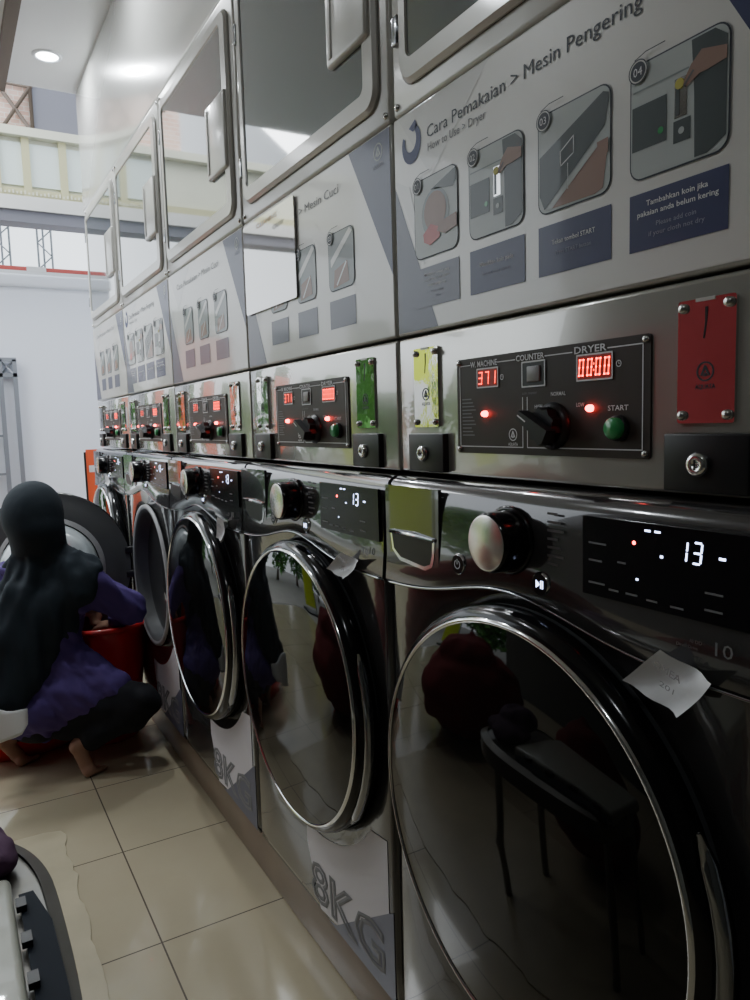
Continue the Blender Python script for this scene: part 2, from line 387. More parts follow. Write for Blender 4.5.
    arc = [(.338*cos(a), DC[1]+.338*sin(a)) for a in [radians(-97+57*i/12) for i in range(13)]]
    t.poly([(-.040,.294),(.019,.165),(.097,.172),(.319,.330),(.319,.47)]+list(reversed(arc)), w, 'sticker_white')
    t.poly([(.097,.172),(.06,.160),(.335,.160),(.335,.339),(.319,.330)], w, 'slate')
    t.text('8KG', -.022, .178, .088, w+.0006, 'ink_grey', width=.325, outline=.035, rot=.05)
    t.build('capacity_sticker', root)
    return root

# ------------------------------------------------------------------ coin console
C0, C1 = 1.146, 1.3675
def make_console():
    root = empty('coin_console')
    b = MB(uvw); b.rbox((-.3475,C0,-.6),(.3475,C1,0), .006, 'console_enamel'); b.build('cabinet', root)
    p = MB(uvw); p.rrect(-.181,1.182,.172,1.319,.004,.003,'panel_brown',.003); w = .0037
    X0,X1,Y0,Y1 = -.173,.162,1.192,1.309
    # frame lines broken by headings
    for a, b_ in (((-.173,1.309),(-.148,1.309)),((-.086,1.309),(-.050,1.309)),((.008,1.309),(.055,1.309)),((.112,1.309),(.162,1.309))): p.line([a,b_], .0014, w, 'print_white')
    p.line([(X0,Y1),(X0,Y0),(-.035,Y0),(-.035,1.258)], .0014, w, 'print_white'); p.line([(X1,Y1),(X1,Y0),(-.026,Y0),(-.026,1.258)], .0014, w, 'print_white')
    p.text('W. MACHINE', -.147, 1.3055, .0082, w, 'print_white', width=.06, bold=.015); p.text('COUNTER', -.048, 1.3065, .0078, w, 'print_white', width=.054, bold=.015); p.text('DRYER', .058, 1.3065, .0085, w, 'print_white', width=.051, bold=.015)
    for k in range(11): p.rect(-.168, 1.2595-.0052*k, -.168+.022+.010*((k*5)%4)/3, 1.2612-.0052*k, w, 'ink_grey')
    mark(p, -.055, 1.209, .0085, w, 'print_white')
    p.text('NORMAL', .018, 1.258, .005, w, 'print_white', width=.026, bold=.01); p.text('HIGH', -.012, 1.243, .005, w, 'print_white', width=.014, bold=.01); p.text('LOW', .062, 1.243, .005, w, 'print_white', width=.013, bold=.01)
    p.text('START', .112, 1.237, .0062, w, 'print_white', width=.030, bold=.01); p.text('coin counter', -.036, 1.262, .004, w, 'ink_grey')
    for u, v in ((-.077,1.288),(.128,1.290)): p.lathe((u,v), [(.004,w),(.003,w)], 'print_white', 14); p.line([(u,v+.002),(u,v),(u+.0015,v)], .0006, w, 'print_white')
    for u, v in ((-.175,1.313),(.166,1.313),(-.175,1.188),(.166,1.188)): p.lathe((u,v), [(.0042,.003),(.0038,.006),(.002,.007),(0,.0072)], 'bolt', 14)
    p.build('control_plate', root)
    def disp(u0, v0, u1, v1, txt, nm, big):
        q = MB(uvw); q.frame(rr(u0-.002,v0-.002,u1+.002,v1+.002,.001,2), rr(u0,v0,u1,v1,.001,2), .0045,.0045,'print_white'); q.rect(u0,v0,u1,v1,.0043,'led_bg')
        n = len(txt); W = (u1-u0)/n; h = (v1-v0)*.66
        S = {'0':'abcdef','3':'abcdg','7':'abc','1':'bc',':':''}
        for i, ch in enumerate(txt):
            x = u0+W*(i+.22); y = v0+(v1-v0)*.17; wd = W*.46
            P = {'a':((0,1),(1,1)),'b':((1,1),(1,.5)),'c':((1,.5),(1,0)),'d':((0,0),(1,0)),'e':((0,.5),(0,0)),'f':((0,1),(0,.5)),'g':((0,.5),(1,.5))}
            for sg in S[ch]:
                (a,b_),(c,d_) = P[sg]; q.line([(x+a*wd+b_*h*.08, y+b_*h),(x+c*wd+d_*h*.08, y+d_*h)], h*.11, .005,'led')
            if big and i == 1:
                for yy in (.3,.7): q.lathe((x+W*.80, y+h*yy), [(.0013,.0052),(0,.0053)], 'led', 8)
        return q.build(nm, root)
    disp(-.130,1.277,-.086,1.301,'371','timer_display',False); disp(.065,1.275,.118,1.303,'0000','timer_display',True)
    q = MB(uvw); q.frame(rr(-.036,1.271,.009,1.305,.001,2), rr(-.034,1.273,.007,1.303,.001,2), .0045,.0045,'print_white'); q.rect(-.034,1.273,.007,1.303,.0042,'black'); q.rbox((-.024,1.278,.003),(.000,1.298,.0065), .001,'lcd'); q.build('coin_counter', root)
    k = MB(uvw); kc = (.022,1.220)
    k.lathe(kc, [(.030,.003),(.030,.006),(.026,.009),(.024,.012)], 'black', 32)
    nb = 18
    pr = [(kc[0]+(.0245 if i % 2 else .0205)*cos(2*pi*i/nb), kc[1]+(.0245 if i % 2 else .0205)*sin(2*pi*i/nb)) for i in range(nb)]
    k.poly(pr, .026, 'black', .016)
    a = radians(150); dx, dy = cos(a), sin(a)
    k.poly([(kc[0]+dx*.031-dy*.006,kc[1]+dy*.031+dx*.006),(kc[0]-dx*.026-dy*.009,kc[1]-dy*.026+dx*.009),(kc[0]-dx*.026+dy*.009,kc[1]-dy*.026-dx*.009),(kc[0]+dx*.031+dy*.006,kc[1]+dy*.031-dx*.006)], .040, 'black', .016)
    k.line([(kc[0]+dx*.014,kc[1]+dy*.014),(kc[0]+dx*.029,kc[1]+dy*.029)], .002,.0403,'print_white'); k.build('heat_dial', root)
    g = MB(uvw); g.lathe((.129,1.2165), [(.0150,.003),(.0150,.008),(.0132,.0095)], 'black', 28); g.lathe((.129,1.2165), [(.0125,.009),(.0125,.015),(.011,.0172),(0,.018)], 'green_button', 28); g.build('start_button', root)
    for u, v in ((-.113,1.2385),(.086,1.2405)):
        l = MB(uvw); l.lathe((u,v), [(.0042,.003),(.0042,.007),(.003,.010),(0,.0112)], 'led_dot', 16); l.build('indicator_light', root)
    for u0, u1, nm in ((-.297,-.230,0),(.207,.273,1)):
        c = MB(uvw); ul = u0; um = (u0+u1)/2
        c.rrect(u0,1.221,u1,1.346,.003,.004,'mirror',.004)
        c.poly([(um-.001,1.337),(um+.002,1.337),(um+.001,1.322),(um-.0015,1.306),(um-.003,1.306),(um-.001,1.322)], .0045,'black')
        mark(c, um, 1.273, .010, .0045, 'ink'); c.rect(um-.012,1.343,um+.01,1.3465,.0047,'enamel')
        for du in (.007,-.007):
            for v in (1.229,1.338): c.lathe((u0+du if du > 0 else u1+du, v), [(.0052,.004),(.0048,.0075),(.003,.009),(0,.0094)], 'bolt', 16)
        c.build('coin_slot_plate', root)
    for u0, u1 in ((-.309,-.210),(.195,.294)):
        c = MB(uvw); c.rbox((u0,1.150,-.002),(u1,1.2105,.010), .002,'black'); bx = c.build('lock_box', root)
        l = MB(uvw); uc = (u0+u1)/2-.006; l.lathe((uc,1.179), [(.0125,.009),(.0125,.014),(.010,.0165),(.0035,.0165),(.003,.013),(0,.013)], 'chrome', 28); l.rect(uc-.0012,1.174,uc+.0012,1.184,.0168,'black'); l.build('lock_cylinder', bx)
    return root

# ------------------------------------------------------------------ dryer
P0, P1, D1 = 1.3715, 1.7165, 2.276
def cardpic(p, u0, v0, u1, v1, kind, num, faint=False):
    w = .0024; r = .016; mw = u1-u0; mh = v1-v0
    out = rr(u0,v0,u1,v1,r); ins = rr(u0+.0018,v0+.0018,u1-.0018,v1-.0018,r-.0018)
    U = lambda a: u0+mw*a; V = lambda b: v0+mh*b
    p.poly(out, w, 'ink'); w += .0004
    p.poly(ins, w, {0:'card_light',1:'card_light',2:'card_light',3:'card_light',4:'card_mid'}[kind]); w += .0004
    if kind == 0:      # laundry going into a round door
        p.poly([(U(.5+.30*cos(a)*1.05), V(.52+.30*sin(a))) for a in [2*pi*i/24 for i in range(24)]], w, 'card_mid')
        p.poly([(U(.5+.24*cos(a)*1.05), V(.54+.24*sin(a))) for a in [2*pi*i/24 for i in range(24)]], w+.0003, 'skin_print')
        p.poly([(U(.22),V(.30)),(U(.40),V(.40)),(U(.62),V(.32)),(U(.60),V(.20)),(U(.38),V(.14)),(U(.24),V(.20))], w+.0006,'red_print')
        p.poly([(U(.98),V(.42)),(U(.60),V(.38)),(U(.55),V(.28)),(U(.72),V(.22)),(U(.98),V(.26))], w+.0009,'skin_print')
        p.poly([(U(.40),V(.82)),(U(.96),V(.95)),(U(.97),V(.80)),(U(.9),V(.74))], w,'card_dark')
    elif kind in (1,3):  # hand putting a coin in the slot beside the control plate
        p.poly([(U(.68),V(.03)),(U(.80),V(.03)),(U(.97),V(.12)),(U(.97),V(.88)),(U(.86),V(.97)),(U(.64),V(.97)),(U(.67),V(.55))], w,'card_dark')
        p.rect(U(.03),V(.26),U(.40),V(.64),w,'card_dark'); p.rect(U(.48),V(.40),U(.60),V(.72),w,'steel'); p.rect(U(.49),V(.42),U(.53),V(.66),w+.0003,'card_dark')
        p.rect(U(.47),V(.20),U(.64),V(.38),w,'card_dark'); p.lathe((U(.55),V(.29)), [(mw*.03,w+.0003),(0,w+.0003)], 'card_light', 10)
        p.lathe((U(.34),V(.36)), [(mw*.03,w+.0004),(0,w+.0004)], 'green_button', 12)
        p.poly([(U(.97),V(.80)),(U(.74),V(.86)),(U(.64),V(.78)),(U(.56),V(.66)),(U(.60),V(.62)),(U(.72),V(.68)),(U(.80),V(.68)),(U(.97),V(.70))], w+.0006,'skin_print')
        p.line([(U(.66),V(.72)),(U(.58),V(.64))], .0022, w+.0009,'ink_faint')
        p.lathe((U(.53),V(.67)), [(mw*.045,w+.0009),(0,w+.0009)], 'yellow_print', 10); p.rect(U(.04),V(.76),U(.62),V(.775),w,'card_mid')
    elif kind == 2:    # control plate seen at an angle
        p.poly([(U(.03),V(.20)),(U(.10),V(.05)),(U(.92),V(.62)),(U(.97),V(.82)),(U(.97),V(.9)),(U(.9),V(.93)),(U(.03),V(.58))], w,'card_dark')
        p.poly([(U(.18),V(.04)),(U(.88),V(.50)),(U(.96),V(.42)),(U(.90),V(.06)),(U(.8),V(.03))], w,'skin_print')
        p.poly([(U(.12),V(.04)),(U(.20),V(.03)),(U(.90),V(.50)),(U(.84),V(.52))], w+.0003,'card_light')
        p.line([(U(.34),V(.56)),(U(.52),V(.66)),(U(.52),V(.50)),(U(.34),V(.42)),(U(.34),V(.56))], .0014, w+.0003,'print_white'); p.line([(U(.44),V(.42)),(U(.44),V(.18))], .001, w+.0003,'print_white')
        p.poly([(U(.97),V(.36)),(U(.84),V(.42)),(U(.83),V(.49)),(U(.97),V(.50))], w+.0009,'skin_print')
    else:              # pale washer picture
        p.poly([(U(.1),V(.55)),(U(.85),V(.97)),(U(.95),V(.90)),(U(.12),V(.42))], w,'facet'); p.poly([(U(.2),V(.05)),(U(.8),V(.1)),(U(.75),V(.45)),(U(.25),V(.35))], w,'skin_print'); p.line([(U(.35),V(.1)),(U(.7),V(.42))], .004, w+.0003,'facet')
    c = (u0+.012, v1-.008); w += .0015
    p.lathe(c, [(.0125,w),(.0112,w)], 'ink', 24); p.lathe(c, [(.0125,w-.0002),(0,w-.0002)], 'poster', 24); p.lathe(c, [(.0098,w),(0,w)], 'ink', 24)
    p.text('%02d' % num, c[0], c[1]-.0045, .009, w+.0004, 'print_white', width=.0115, align='CENTER')
    p.line([(c[0]-.004,c[1]+.0125),(c[0]+.010,c[1]+.0165),(c[0]+.034,c[1]+.0165)], .0011, w, 'ink')
def make_panel(four, parent):
    p = MB(uvw); e = .3465
    p.rbox((-e,P0,-.03),(e,P1,.001), .004,'enamel'); w = .0013
    p.rect(-e+.004,P0+.004,e-.004,P1-.004, w,'poster'); w += .0003
    p.poly([(-e+.004,P0+.004),(-.229,P0+.004),(-e+.004,1.610)], w,'slate' )
    p.poly([(.200,P1-.004),(e-.004,P1-.004),(e-.004,1.475)], w,'navy')
    p.poly([(.05,P0+.004),(.33,P0+.004),(.05,1.63)], w,'poster'); p.poly([(-.24,1.60),(-.1,P1-.004),(-.33,P1-.004)], w,'facet')
    p.poly([(-e+.004,1.62),(-.26,1.47),(-.30,1.60)], w+.0002,'facet')
    mark(p, .305, 1.684, .0145, w+.0005,'card_light','print_dim'); w = .0022
    if four:
        # crescent drop emblem
        c = (-.292,1.664)
        o = [(c[0]+.027*cos(a), c[1]+.027*sin(a)*1.12) for a in [radians(150+270*i/24) for i in range(25)]]
        i_ = [(c[0]-.002+.016*cos(a), c[1]+.006+.016*sin(a)*1.12) for a in [radians(165+235*i/24) for i in range(25)]]
        p.add([(a,b,w) for a,b in o]+[(a,b,w) for a,b in i_], [(k,k+1,25+k+1,25+k) for k in range(24)], 'ink_blue')
        p.poly([(c[0]-.006,c[1]+.024),(c[0]+.012,c[1]+.033),(c[0]+.018,c[1]+.022),(c[0]+.006,c[1]+.016)], w,'ink_blue')
        p.text('Cara Pemakaian > Mesin Pengering', -.250, 1.658, .0185, w,'ink', width=.405); p.text('How to Use > Dryer', -.248, 1.6385, .0125, w,'ink_grey', width=.140)
        U = [(-.287,-.172),(-.146,-.030),(-.004,.115),(.141,.261)]; K = [0,1,2,3]
        T = [(('Masukkan pakaian yang','telah dicuci ke dalam','mesin pengering'),('Insert washed','clothes')),(('Masukkan koin pada',),('Insert coin please',)),(('Tekan tombol START',),('Press START button',)),(('Tambahkan koin jika','pakaian anda belum kering'),('Please add coin','if your cloth not dry'))]
        V0,V1 = 1.482,1.602; B0,B1 = 1.408,1.4685
    else:
        p.text('Cara Pemakaian > Mesin Cuci', -.250, 1.658, .0175, w,'ink_grey', width=.405)
        U = [(-.190,-.095),(-.042,.052),(.108,.212)]; K = [4,4,4]; T = [(),(),()]; V0,V1 = 1.482,1.590; B0,B1 = 1.412,1.465
    for i, (a, b) in enumerate(U):
        cardpic(p, a, V0, b, V1, K[i], i+1)
        bm_ = ('navy' if i else 'slate') if four else 'facet'
        if not four: bm_ = 'card_mid'
        p.rect(a, B0, b, B1, w,'navy' if (four and i) else ('slate' if four else 'slate'))
        if T[i]:
            A, B = T[i]; mid = (a+b)/2; n = len(A)+len(B); h = .0058 if len(A) < 3 else .0046; y = (B0+B1)/2 + (n*1.75*h)/2 - h + .001
            for s_ in A:
                p.text(s_, mid, y, h, w+.0005,'print_white', width=min(b-a-.010, len(s_)*h*.68), align='CENTER', bold=.01); y -= h*1.75
            y -= h*.5
            for s_ in B:
                p.text(s_, mid, y, h*.9, w+.0005,'print_dim', width=min(b-a-.012, len(s_)*h*.56), align='CENTER'); y -= h*1.6
    return p.build('instruction_panel', parent)
def make_dryer(four):
    root = empty('tumble_dryer')
    b = MB(uvw); b.rbox((-.3475,P0,-.66),(.3475,D1,-.012), .008,'enamel')
    b.rbox((-.3465,P1+.001,-.04),(.3465,D1,.001), .008,'enamel')
    for u, v in ((-.332,2.262),(.332,2.262),(-.332,1.732),(.332,1.732)): b.lathe((u,v), [(.006,.001),(.005,.004),(0,.005)], 'bolt', 14)
    b.build('cabinet', root)
    make_panel(four, root)
    d = MB(uvw)
    O = rr(-.312,1.750,.316,2.242,.035); O2 = rr(-.306,1.757,.310,2.235,.030); I2 = rr(-.290,1.786,.276,2.215,.016); I = rr(-.288,1.789,.273,2.212,.012)
    d.frame(O, O2, .006, .012, 'enamel', .006); d.frame(O2, I2, .012, .0115, 'enamel'); d.frame(I2, I, .0115, .008, 'enamel')
    d.frame(rr(-.315,1.749,.317,2.241,.037), rr(-.311,1.753,.313,2.237,.035), .0025,.0025,'enamel_dark')
    dr = d.build('door', root)
    g = MB(uvw); g.poly(I, .0082,'smoke_glass'); g.build('glass', dr)
    h = MB(uvw); h.rbox((.158,1.868,.004),(.304,2.052,.020), .008,'enamel'); h.rbox((.170,1.880,.016),(.184,2.040,.0225), .003,'enamel'); h.build('door_handle', dr)
    for vv in (1.84,2.14):
        q = MB(uvw); q.rbox((-.326,vv-.022,.001),(-.308,vv+.022,.014), .003,'chrome_dark'); q.build('hinge', dr)
    return root

W0 = make_washer(); K0 = make_console()
dryF = make_dryer(True); dryT = make_dryer(False)
wl = ['dark graphite front-load washer nearest the camera, dial and blue 13 display in close view',
      'dark front-load washer with door shut, second from the camera, small white note near its dial',
      'dark front-load washer with shut door mirroring the crouching woman',
      'dark front-load washer with its round door swung wide open beside the crouching woman',
      'dark front-load washer at the far end of the row behind the open round door']
kl = ['grey coin console nearest the camera with red 00:00 display and green start button',
      'grey coin console above the second washer from the camera, black dial and green button',
      'grey coin console in the middle of the row, third from the camera',
      'small far coin console above the washer with the open door',
      'farthest coin console, next to the white end wall']
dl = ['stacked dryer nearest the camera with the large Mesin Pengering instruction panel',
      'stacked dryer with a clear glossy sign over the left of its Mesin Cuci panel',
      'stacked dryer in the middle of the row, third from the camera, three grey picture cards',
      'stacked dryer fourth from the camera above the washer with the open door',
      'stacked dryer at the far end of the row beside the white wall']
usedF = usedT = False
for i, y in enumerate(YC):
    w = W0 if i == 0 else copy_tree(W0); w.location = (0,y,0); tag(w, wl[i], 'washing machine', 'front-load washers in the row')
    if i == 3:
        for ch in w.children:
            if ch.name.startswith('door'): ch.rotation_euler = (0,0,-radians(107)); ch.location.x -= .012
    k = K0 if i == 0 else copy_tree(K0); k.location = (0,y,0); tag(k, kl[i], 'coin console', 'coin consoles between washers and dryers')
    if i in (0,3): d = dryF if i == 0 else copy_tree(dryF)
    else: d = dryT if i == 1 else copy_tree(dryT)
    d.location = (0,y,0); tag(d, dl[i], 'dryer', 'dryers stacked above the washers')

# clear glossy sign on the second dryer
s = MB(uvw); s.rrect(-.332,1.497,-.035,1.705,.006,.0072,'acrylic',.0035); s.text('CLEANING', -.245,1.683,.011,.0076,'orange_ink',width=.12,bold=.01); s.text('CREW', -.15,1.660,.010,.0076,'ink_grey',width=.06,bold=.01)
o = s.build('acrylic_sign', None, (0,YC[1],0)); tag(o, 'clear glossy acrylic sign stuck on the left of the second instruction panel', 'sign')

# paper notes
def note(i, pts, label, w=FW+.013):
    p = MB(uvw); n = 8; a, b, c, d = [Vector(q) for q in pts]  # top-left? corners in order
    vs = []
    for j in range(n+1):
        for k in range(n+1):
            s_, t = k/n, j/n
            q = (a*(1-s_)+b*s_)*(1-t)+(d*(1-s_)+c*s_)*t
            ww = w + .014*abs(s_-.5)**2*4*(1-t*.3) + .010*(t**3) + .003*sin(9*s_+4*t)
            sag = -.006*sin(pi*s_)*(1 if t < .5 else .6)
            vs.append((q.x, q.y+sag, ww))
    p.add(vs, [(j*(n+1)+k,j*(n+1)+k+1,(j+1)*(n+1)+k+1,(j+1)*(n+1)+k) for j in range(n) for k in range(n)], 'paper', True)
    m = (a+b+c+d)/4; dr = (b-a).normalized(); rot = math.atan2(dr.y, dr.x)
    e = MB(uvw)
    p.text('OMEA', m.x-.018*cos(rot), m.y+.006-.018*sin(rot)+.002, .008, w+.0165, 'pencil', width=.034, rot=rot)
    p.text('201', m.x-.010*cos(rot), m.y-.008-.010*sin(rot), .006, w+.0165, 'pencil', width=.018, rot=rot)
    o = p.build('paper_note', None, (0,YC[i],0)); tag(o, label, 'note', 'paper notes on the washers'); return o
note(0, ((.232,.992),(.292,.974),(.258,.930),(.186,.947)), 'white scrap of paper with pencil writing taped below the display of the nearest washer')
note(1, ((.226,.996),(.286,.984),(.236,.946),(.168,.956)), 'white paper scrap on the second washer from the camera')
note(2, ((.210,.992),(.262,.984),(.240,.925),(.200,.935)), 'white paper scrap stuck right of the door on the third washer')
note(4, ((.050,1.030),(.120,1.022),(.110,.980),(.045,.990)), 'tiny white paper scrap on the farthest washer')

# ------------------------------------------------------------------ room
def plane(name, pts, m, kind=True):
    b = MB(); b.add(pts, [list(range(len(pts)))], m); o = b.build(name)
    if kind: struct(o)
    return o
b = MB(); b.box((-2.6,-2.6,-.05),(.8,4.4,0),'tile'); struct(b.build('floor'))
b = MB(); b.rbox((.0,-.72,0),(.75,2.82,VB-.001), .008,'plinth'); struct(b.build('trim_1'))
b = MB(); b.box((.72,-2.6,0),(.82,4.6,3.6),'wallwhite'); struct(b.build('wall_right'))
b = MB(); b.rbox((.004,-2.6,2.279),(.71,2.87,2.842), .012,'soffit', 4); struct(b.build('wall_soffit'))
b = MB(); b.box((-.305,-2.6,2.842),(.8,2.89,2.93),'ceiling'); b.box((-2.6,-2.6,2.842),(-.34,2.89,2.93),'ceiling'); struct(b.build('ceiling'))
b = MB(); b.box((-.345,-2.6,2.80),(-.300,2.90,2.935),'brown'); struct(b.build('trim_2'))
b = MB(); b.box((-.42,4.40,0),(.8,4.52,2.18),'wallwhite'); struct(b.build('wall_end'))
b = MB(); b.rbox((-.43,4.36,2.175),(.8,4.56,2.255), .02,'wallwhite'); b.box((-.43,4.42,2.255),(.8,4.5,2.285),'ceiling'); struct(b.build('trim_3'))
b = MB(); b.rbox((-.43,4.50,2.290),(.8,4.56,2.330), .01,'red_print'); b.box((-.1,4.495,2.30),(.02,4.50,2.33),'print_white'); struct(b.build('trim_4'))
# fascia with framed panels
b = MB()
b.box((-2.2,4.05,2.505),(.75,4.20,2.575),'grey_panel'); b.box((-2.2,4.03,2.575),(.75,4.2,2.655),'soffit')
b.box((-2.2,4.06,2.655),(.75,4.2,3.01),'cream'); b.box((-2.2,4.00,3.00),(.75,4.2,3.05),'cream')
b.box((-2.2,4.035,2.655),(.75,4.06,2.70),'cream_bar')
x = -.262
for x0, x1 in ((-.75,-.50),(-.46,-.29),(-.255,-.125),(-.085,.085),(.125,.30),(.34,.6)):
    b.poly([(0,0)]*0 or [(0,0),(0,0),(0,0)], 0, 'cream') if False else None
    b.box((x0,4.045,2.72),(x1,4.06,2.97),'cream_panel')
for xx in (-.48,-.272,-.105,.105,.32): b.box((xx-.022,4.03,2.655),(xx+.022,4.06,3.0),'cream_bar')
for k in range(60): b.box((-.7+.022*k,4.028,2.665),(-.7+.022*k+.009,4.036,2.665+.012+.010*((k*7)%3)/2),'cream')
struct(b.build('trim_5'))
b = MB(); b.box((-.035,4.12,3.05),(.75,4.2,3.45),'grey_panel'); struct(b.build('wall_upper_panel'))
b = MB(); b.box((-.9,4.14,3.05),(-.035,4.2,3.45),'brick'); struct(b.build('wall_upper_brick'))
g = MB()
for a, c in (((-.22,3.06),(-.045,3.33)),((-.22,3.31),(-.045,3.06)),((-.045,3.05),(-.045,3.40)),((-.42,3.05),(-.22,3.33)),((-.42,3.31),(-.22,3.05)),((-.8,3.335),(-.03,3.335))):
    g.tube([(a[0],4.115,a[1]),(c[0],4.115,c[1])], .012,'brown', 6)
o = g.build('cross_brace_grille'); tag(o, 'brown crossed bar grille in front of pale brick high above the end wall', 'grille')
# left and back walls
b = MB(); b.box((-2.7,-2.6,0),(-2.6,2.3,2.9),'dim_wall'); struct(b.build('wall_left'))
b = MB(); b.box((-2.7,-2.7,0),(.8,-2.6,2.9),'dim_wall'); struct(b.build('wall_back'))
b = MB(); b.box((-6.,4.52,-.06),(3.,9.,-.01),'pave'); b.box((-6.,-2.6,-.06),(-2.6,4.52,-.01),'pave'); struct(b.build('ground'))

# downlights
for i, (x, y) in enumerate(((-.156,2.546),(-.20,1.55),(-1.2,1.2),(-1.5,-1.2))):
    r = empty('ceiling_light', (x,y,2.842)); tag(r, ['small round white downlight lit in the ceiling near the end wall','round white downlight over the middle of the aisle','round downlight over the left side of the room','round downlight above the space behind the camera'][i], 'ceiling light')
    q = MB(); q.T = lambda u,v,w: Vector((u,v,w)); q.lathe((0,0), [(.062,0),(.058,-.006),(.046,-.007),(.044,-.002)], 'wallwhite', 32); q.build('rim', r)
    q = MB(); q.lathe((0,0), [(.044,-.003),(0,-.003)], 'lamp', 32); q.build('diffuser', r)
    if i < 4:
        L = bpy.data.lights.new('downlight', 'AREA'); L.shape = 'DISK'; L.size = .09; L.energy = (7,5,4,3)[i]; L.color = (.90,.96,1)
        lo = bpy.data.objects.new('downlight', L); col.objects.link(lo); lo.location = (x,y,2.83)

# lattice metal frame leaning on end wall
g = MB()
x0, x1, yb, zt = -.318, -.232, 4.37, 1.70
for x in (x0, x1, -.405): g.box((x-.013,yb-.02,0),(x+.013,yb+.01,zt),'galv')
for z in (zt, zt-.10): g.box((-.418,yb-.02,z-.012),(x1+.013,yb+.01,z+.012),'galv')
g.tube([(x0,yb,zt-.1),(x1,yb,zt)], .006,'galv',6); g.tube([(x0,yb,zt),(x1,yb,zt-.1)], .006,'galv',6)
for k in range(6): g.box((-.405,yb-.01,.2+.25*k),(x0,yb,.215+.25*k),'galv')
o = g.build('metal_gate'); tag(o, 'grey metal lattice gate frame standing against the white end wall at the left edge', 'gate')

# orange banner at row end
r = empty('roll_up_banner', (.07,3.6,0)); tag(r, 'narrow orange banner with a dark edge beyond the end of the machine row', 'banner')
q = MB(); q.rect(-.01,.0,.2,.0,0,'orange') if False else None
q.box((-.018,0,.55),(.12,.008,1.115),'orange'); q.box((-.005,-.002,.98),(.07,0,1.02),'print_white'); q.build('sheet', r)
q = MB(); q.tube([(-.025,.0,0),(-.025,0,1.10)], .006,'black',8); q.box((-.05,-.06,0),(.13,.06,.03),'black'); q.build('stand', r)

# lamp mast outside, seen above the wall
for i, x in enumerate((.46,.04)):
    g = MB()
    for dx, dy in ((-.07,0),(.07,0),(0,.1)): g.tube([(x+dx,8+dy,0),(x+dx,8+dy,5.2)], .012,'galv',6)
    for k in range(18):
        z = .2+.28*k; g.tube([(x-.07,8,z),(x+.07,8,z+.14)], .008,'galv',5); g.tube([(x+.07,8,z+.14),(x-.07,8,z+.28)], .008,'galv',5)
    o = g.build('lattice_mast'); tag(o, ['thin grey lattice mast against the white sky above the end wall','thin lattice mast outside to the left of the other mast'][i], 'mast')

# greenery and banners outside (mirrored in the machine fronts)
def shrub(x, y, r, h, label):
    root = empty('leafy_shrub', (x,y,0)); tag(root, label, 'shrub', 'shrubs beyond the open front')
    f = MB()
    for _ in range(1500):
        a = random.uniform(0,2*pi); z = random.random()**.8; rad = r*math.sqrt(random.random())*(.55+.6*sin(pi*min(1,z+.1)))
        c = Vector((rad*cos(a), rad*sin(a), .25+z*(h-.25))); d = Vector((random.uniform(-1,1),random.uniform(-1,1),random.uniform(-.3,1))).normalized(); e = d.cross(Vector((random.uniform(-1,1),.3,.5))).normalized()
        L_ = random.uniform(.07,.14)
        f.add([tuple(c-d*L_), tuple(c+e*L_*.4), tuple(c+d*L_), tuple(c-e*L_*.4)], [(0,1,2,3)], 'leaf')
    f.build('foliage', root); t = MB()
    for k in range(4): t.tube([(0.03*k,0,0),(.1*cos(k*1.6),.1*sin(k*1.6),h*.6)], [.02,.008],'bark',6)
    t.build('stem', root)
SH = ((-3.45,3.55,.36,1.6,'low green shrub outside beside the open left front'),(-.62,6.5,.42,2.3,'green leafy shrub outside nearest the end wall'),(-1.68,6.7,.42,2.4,'tall green leafy shrub outside behind the yellow banner'),(-2.75,6.6,.42,2.2,'green shrub outside between the two upright banners'),
      (-3.85,6.8,.42,2.4,'tall green shrub outside beyond the orange banner'),(-4.95,6.3,.42,2.2,'green shrub at the outer left of the row of shrubs'))
for x, y, r, h, lb in SH: shrub(x, y, r, h, lb)
for nm, x, y, m, lb in (('street_banner',-2.95,4.45,'yellow','yellow green upright banner standing outside the open front'),('street_banner',-1.35,5.3,'orange','orange upright banner standing outside the open front')):
    r = empty(nm, (x,y,-.01)); tag(r, lb, 'banner')
    q = MB(); q.box((-.22,0,.10),(.22,.012,2.0),m); q.box((-.15,-.004,1.2),(.15,0,1.6),'print_white'); q.build('sheet', r)
    q = MB(); q.tube([(-.24,.0,0),(-.24,0,2.05)], .012,'black',8); q.box((-.26,-.15,0),(.26,.15,.03),'black'); q.build('stand', r)

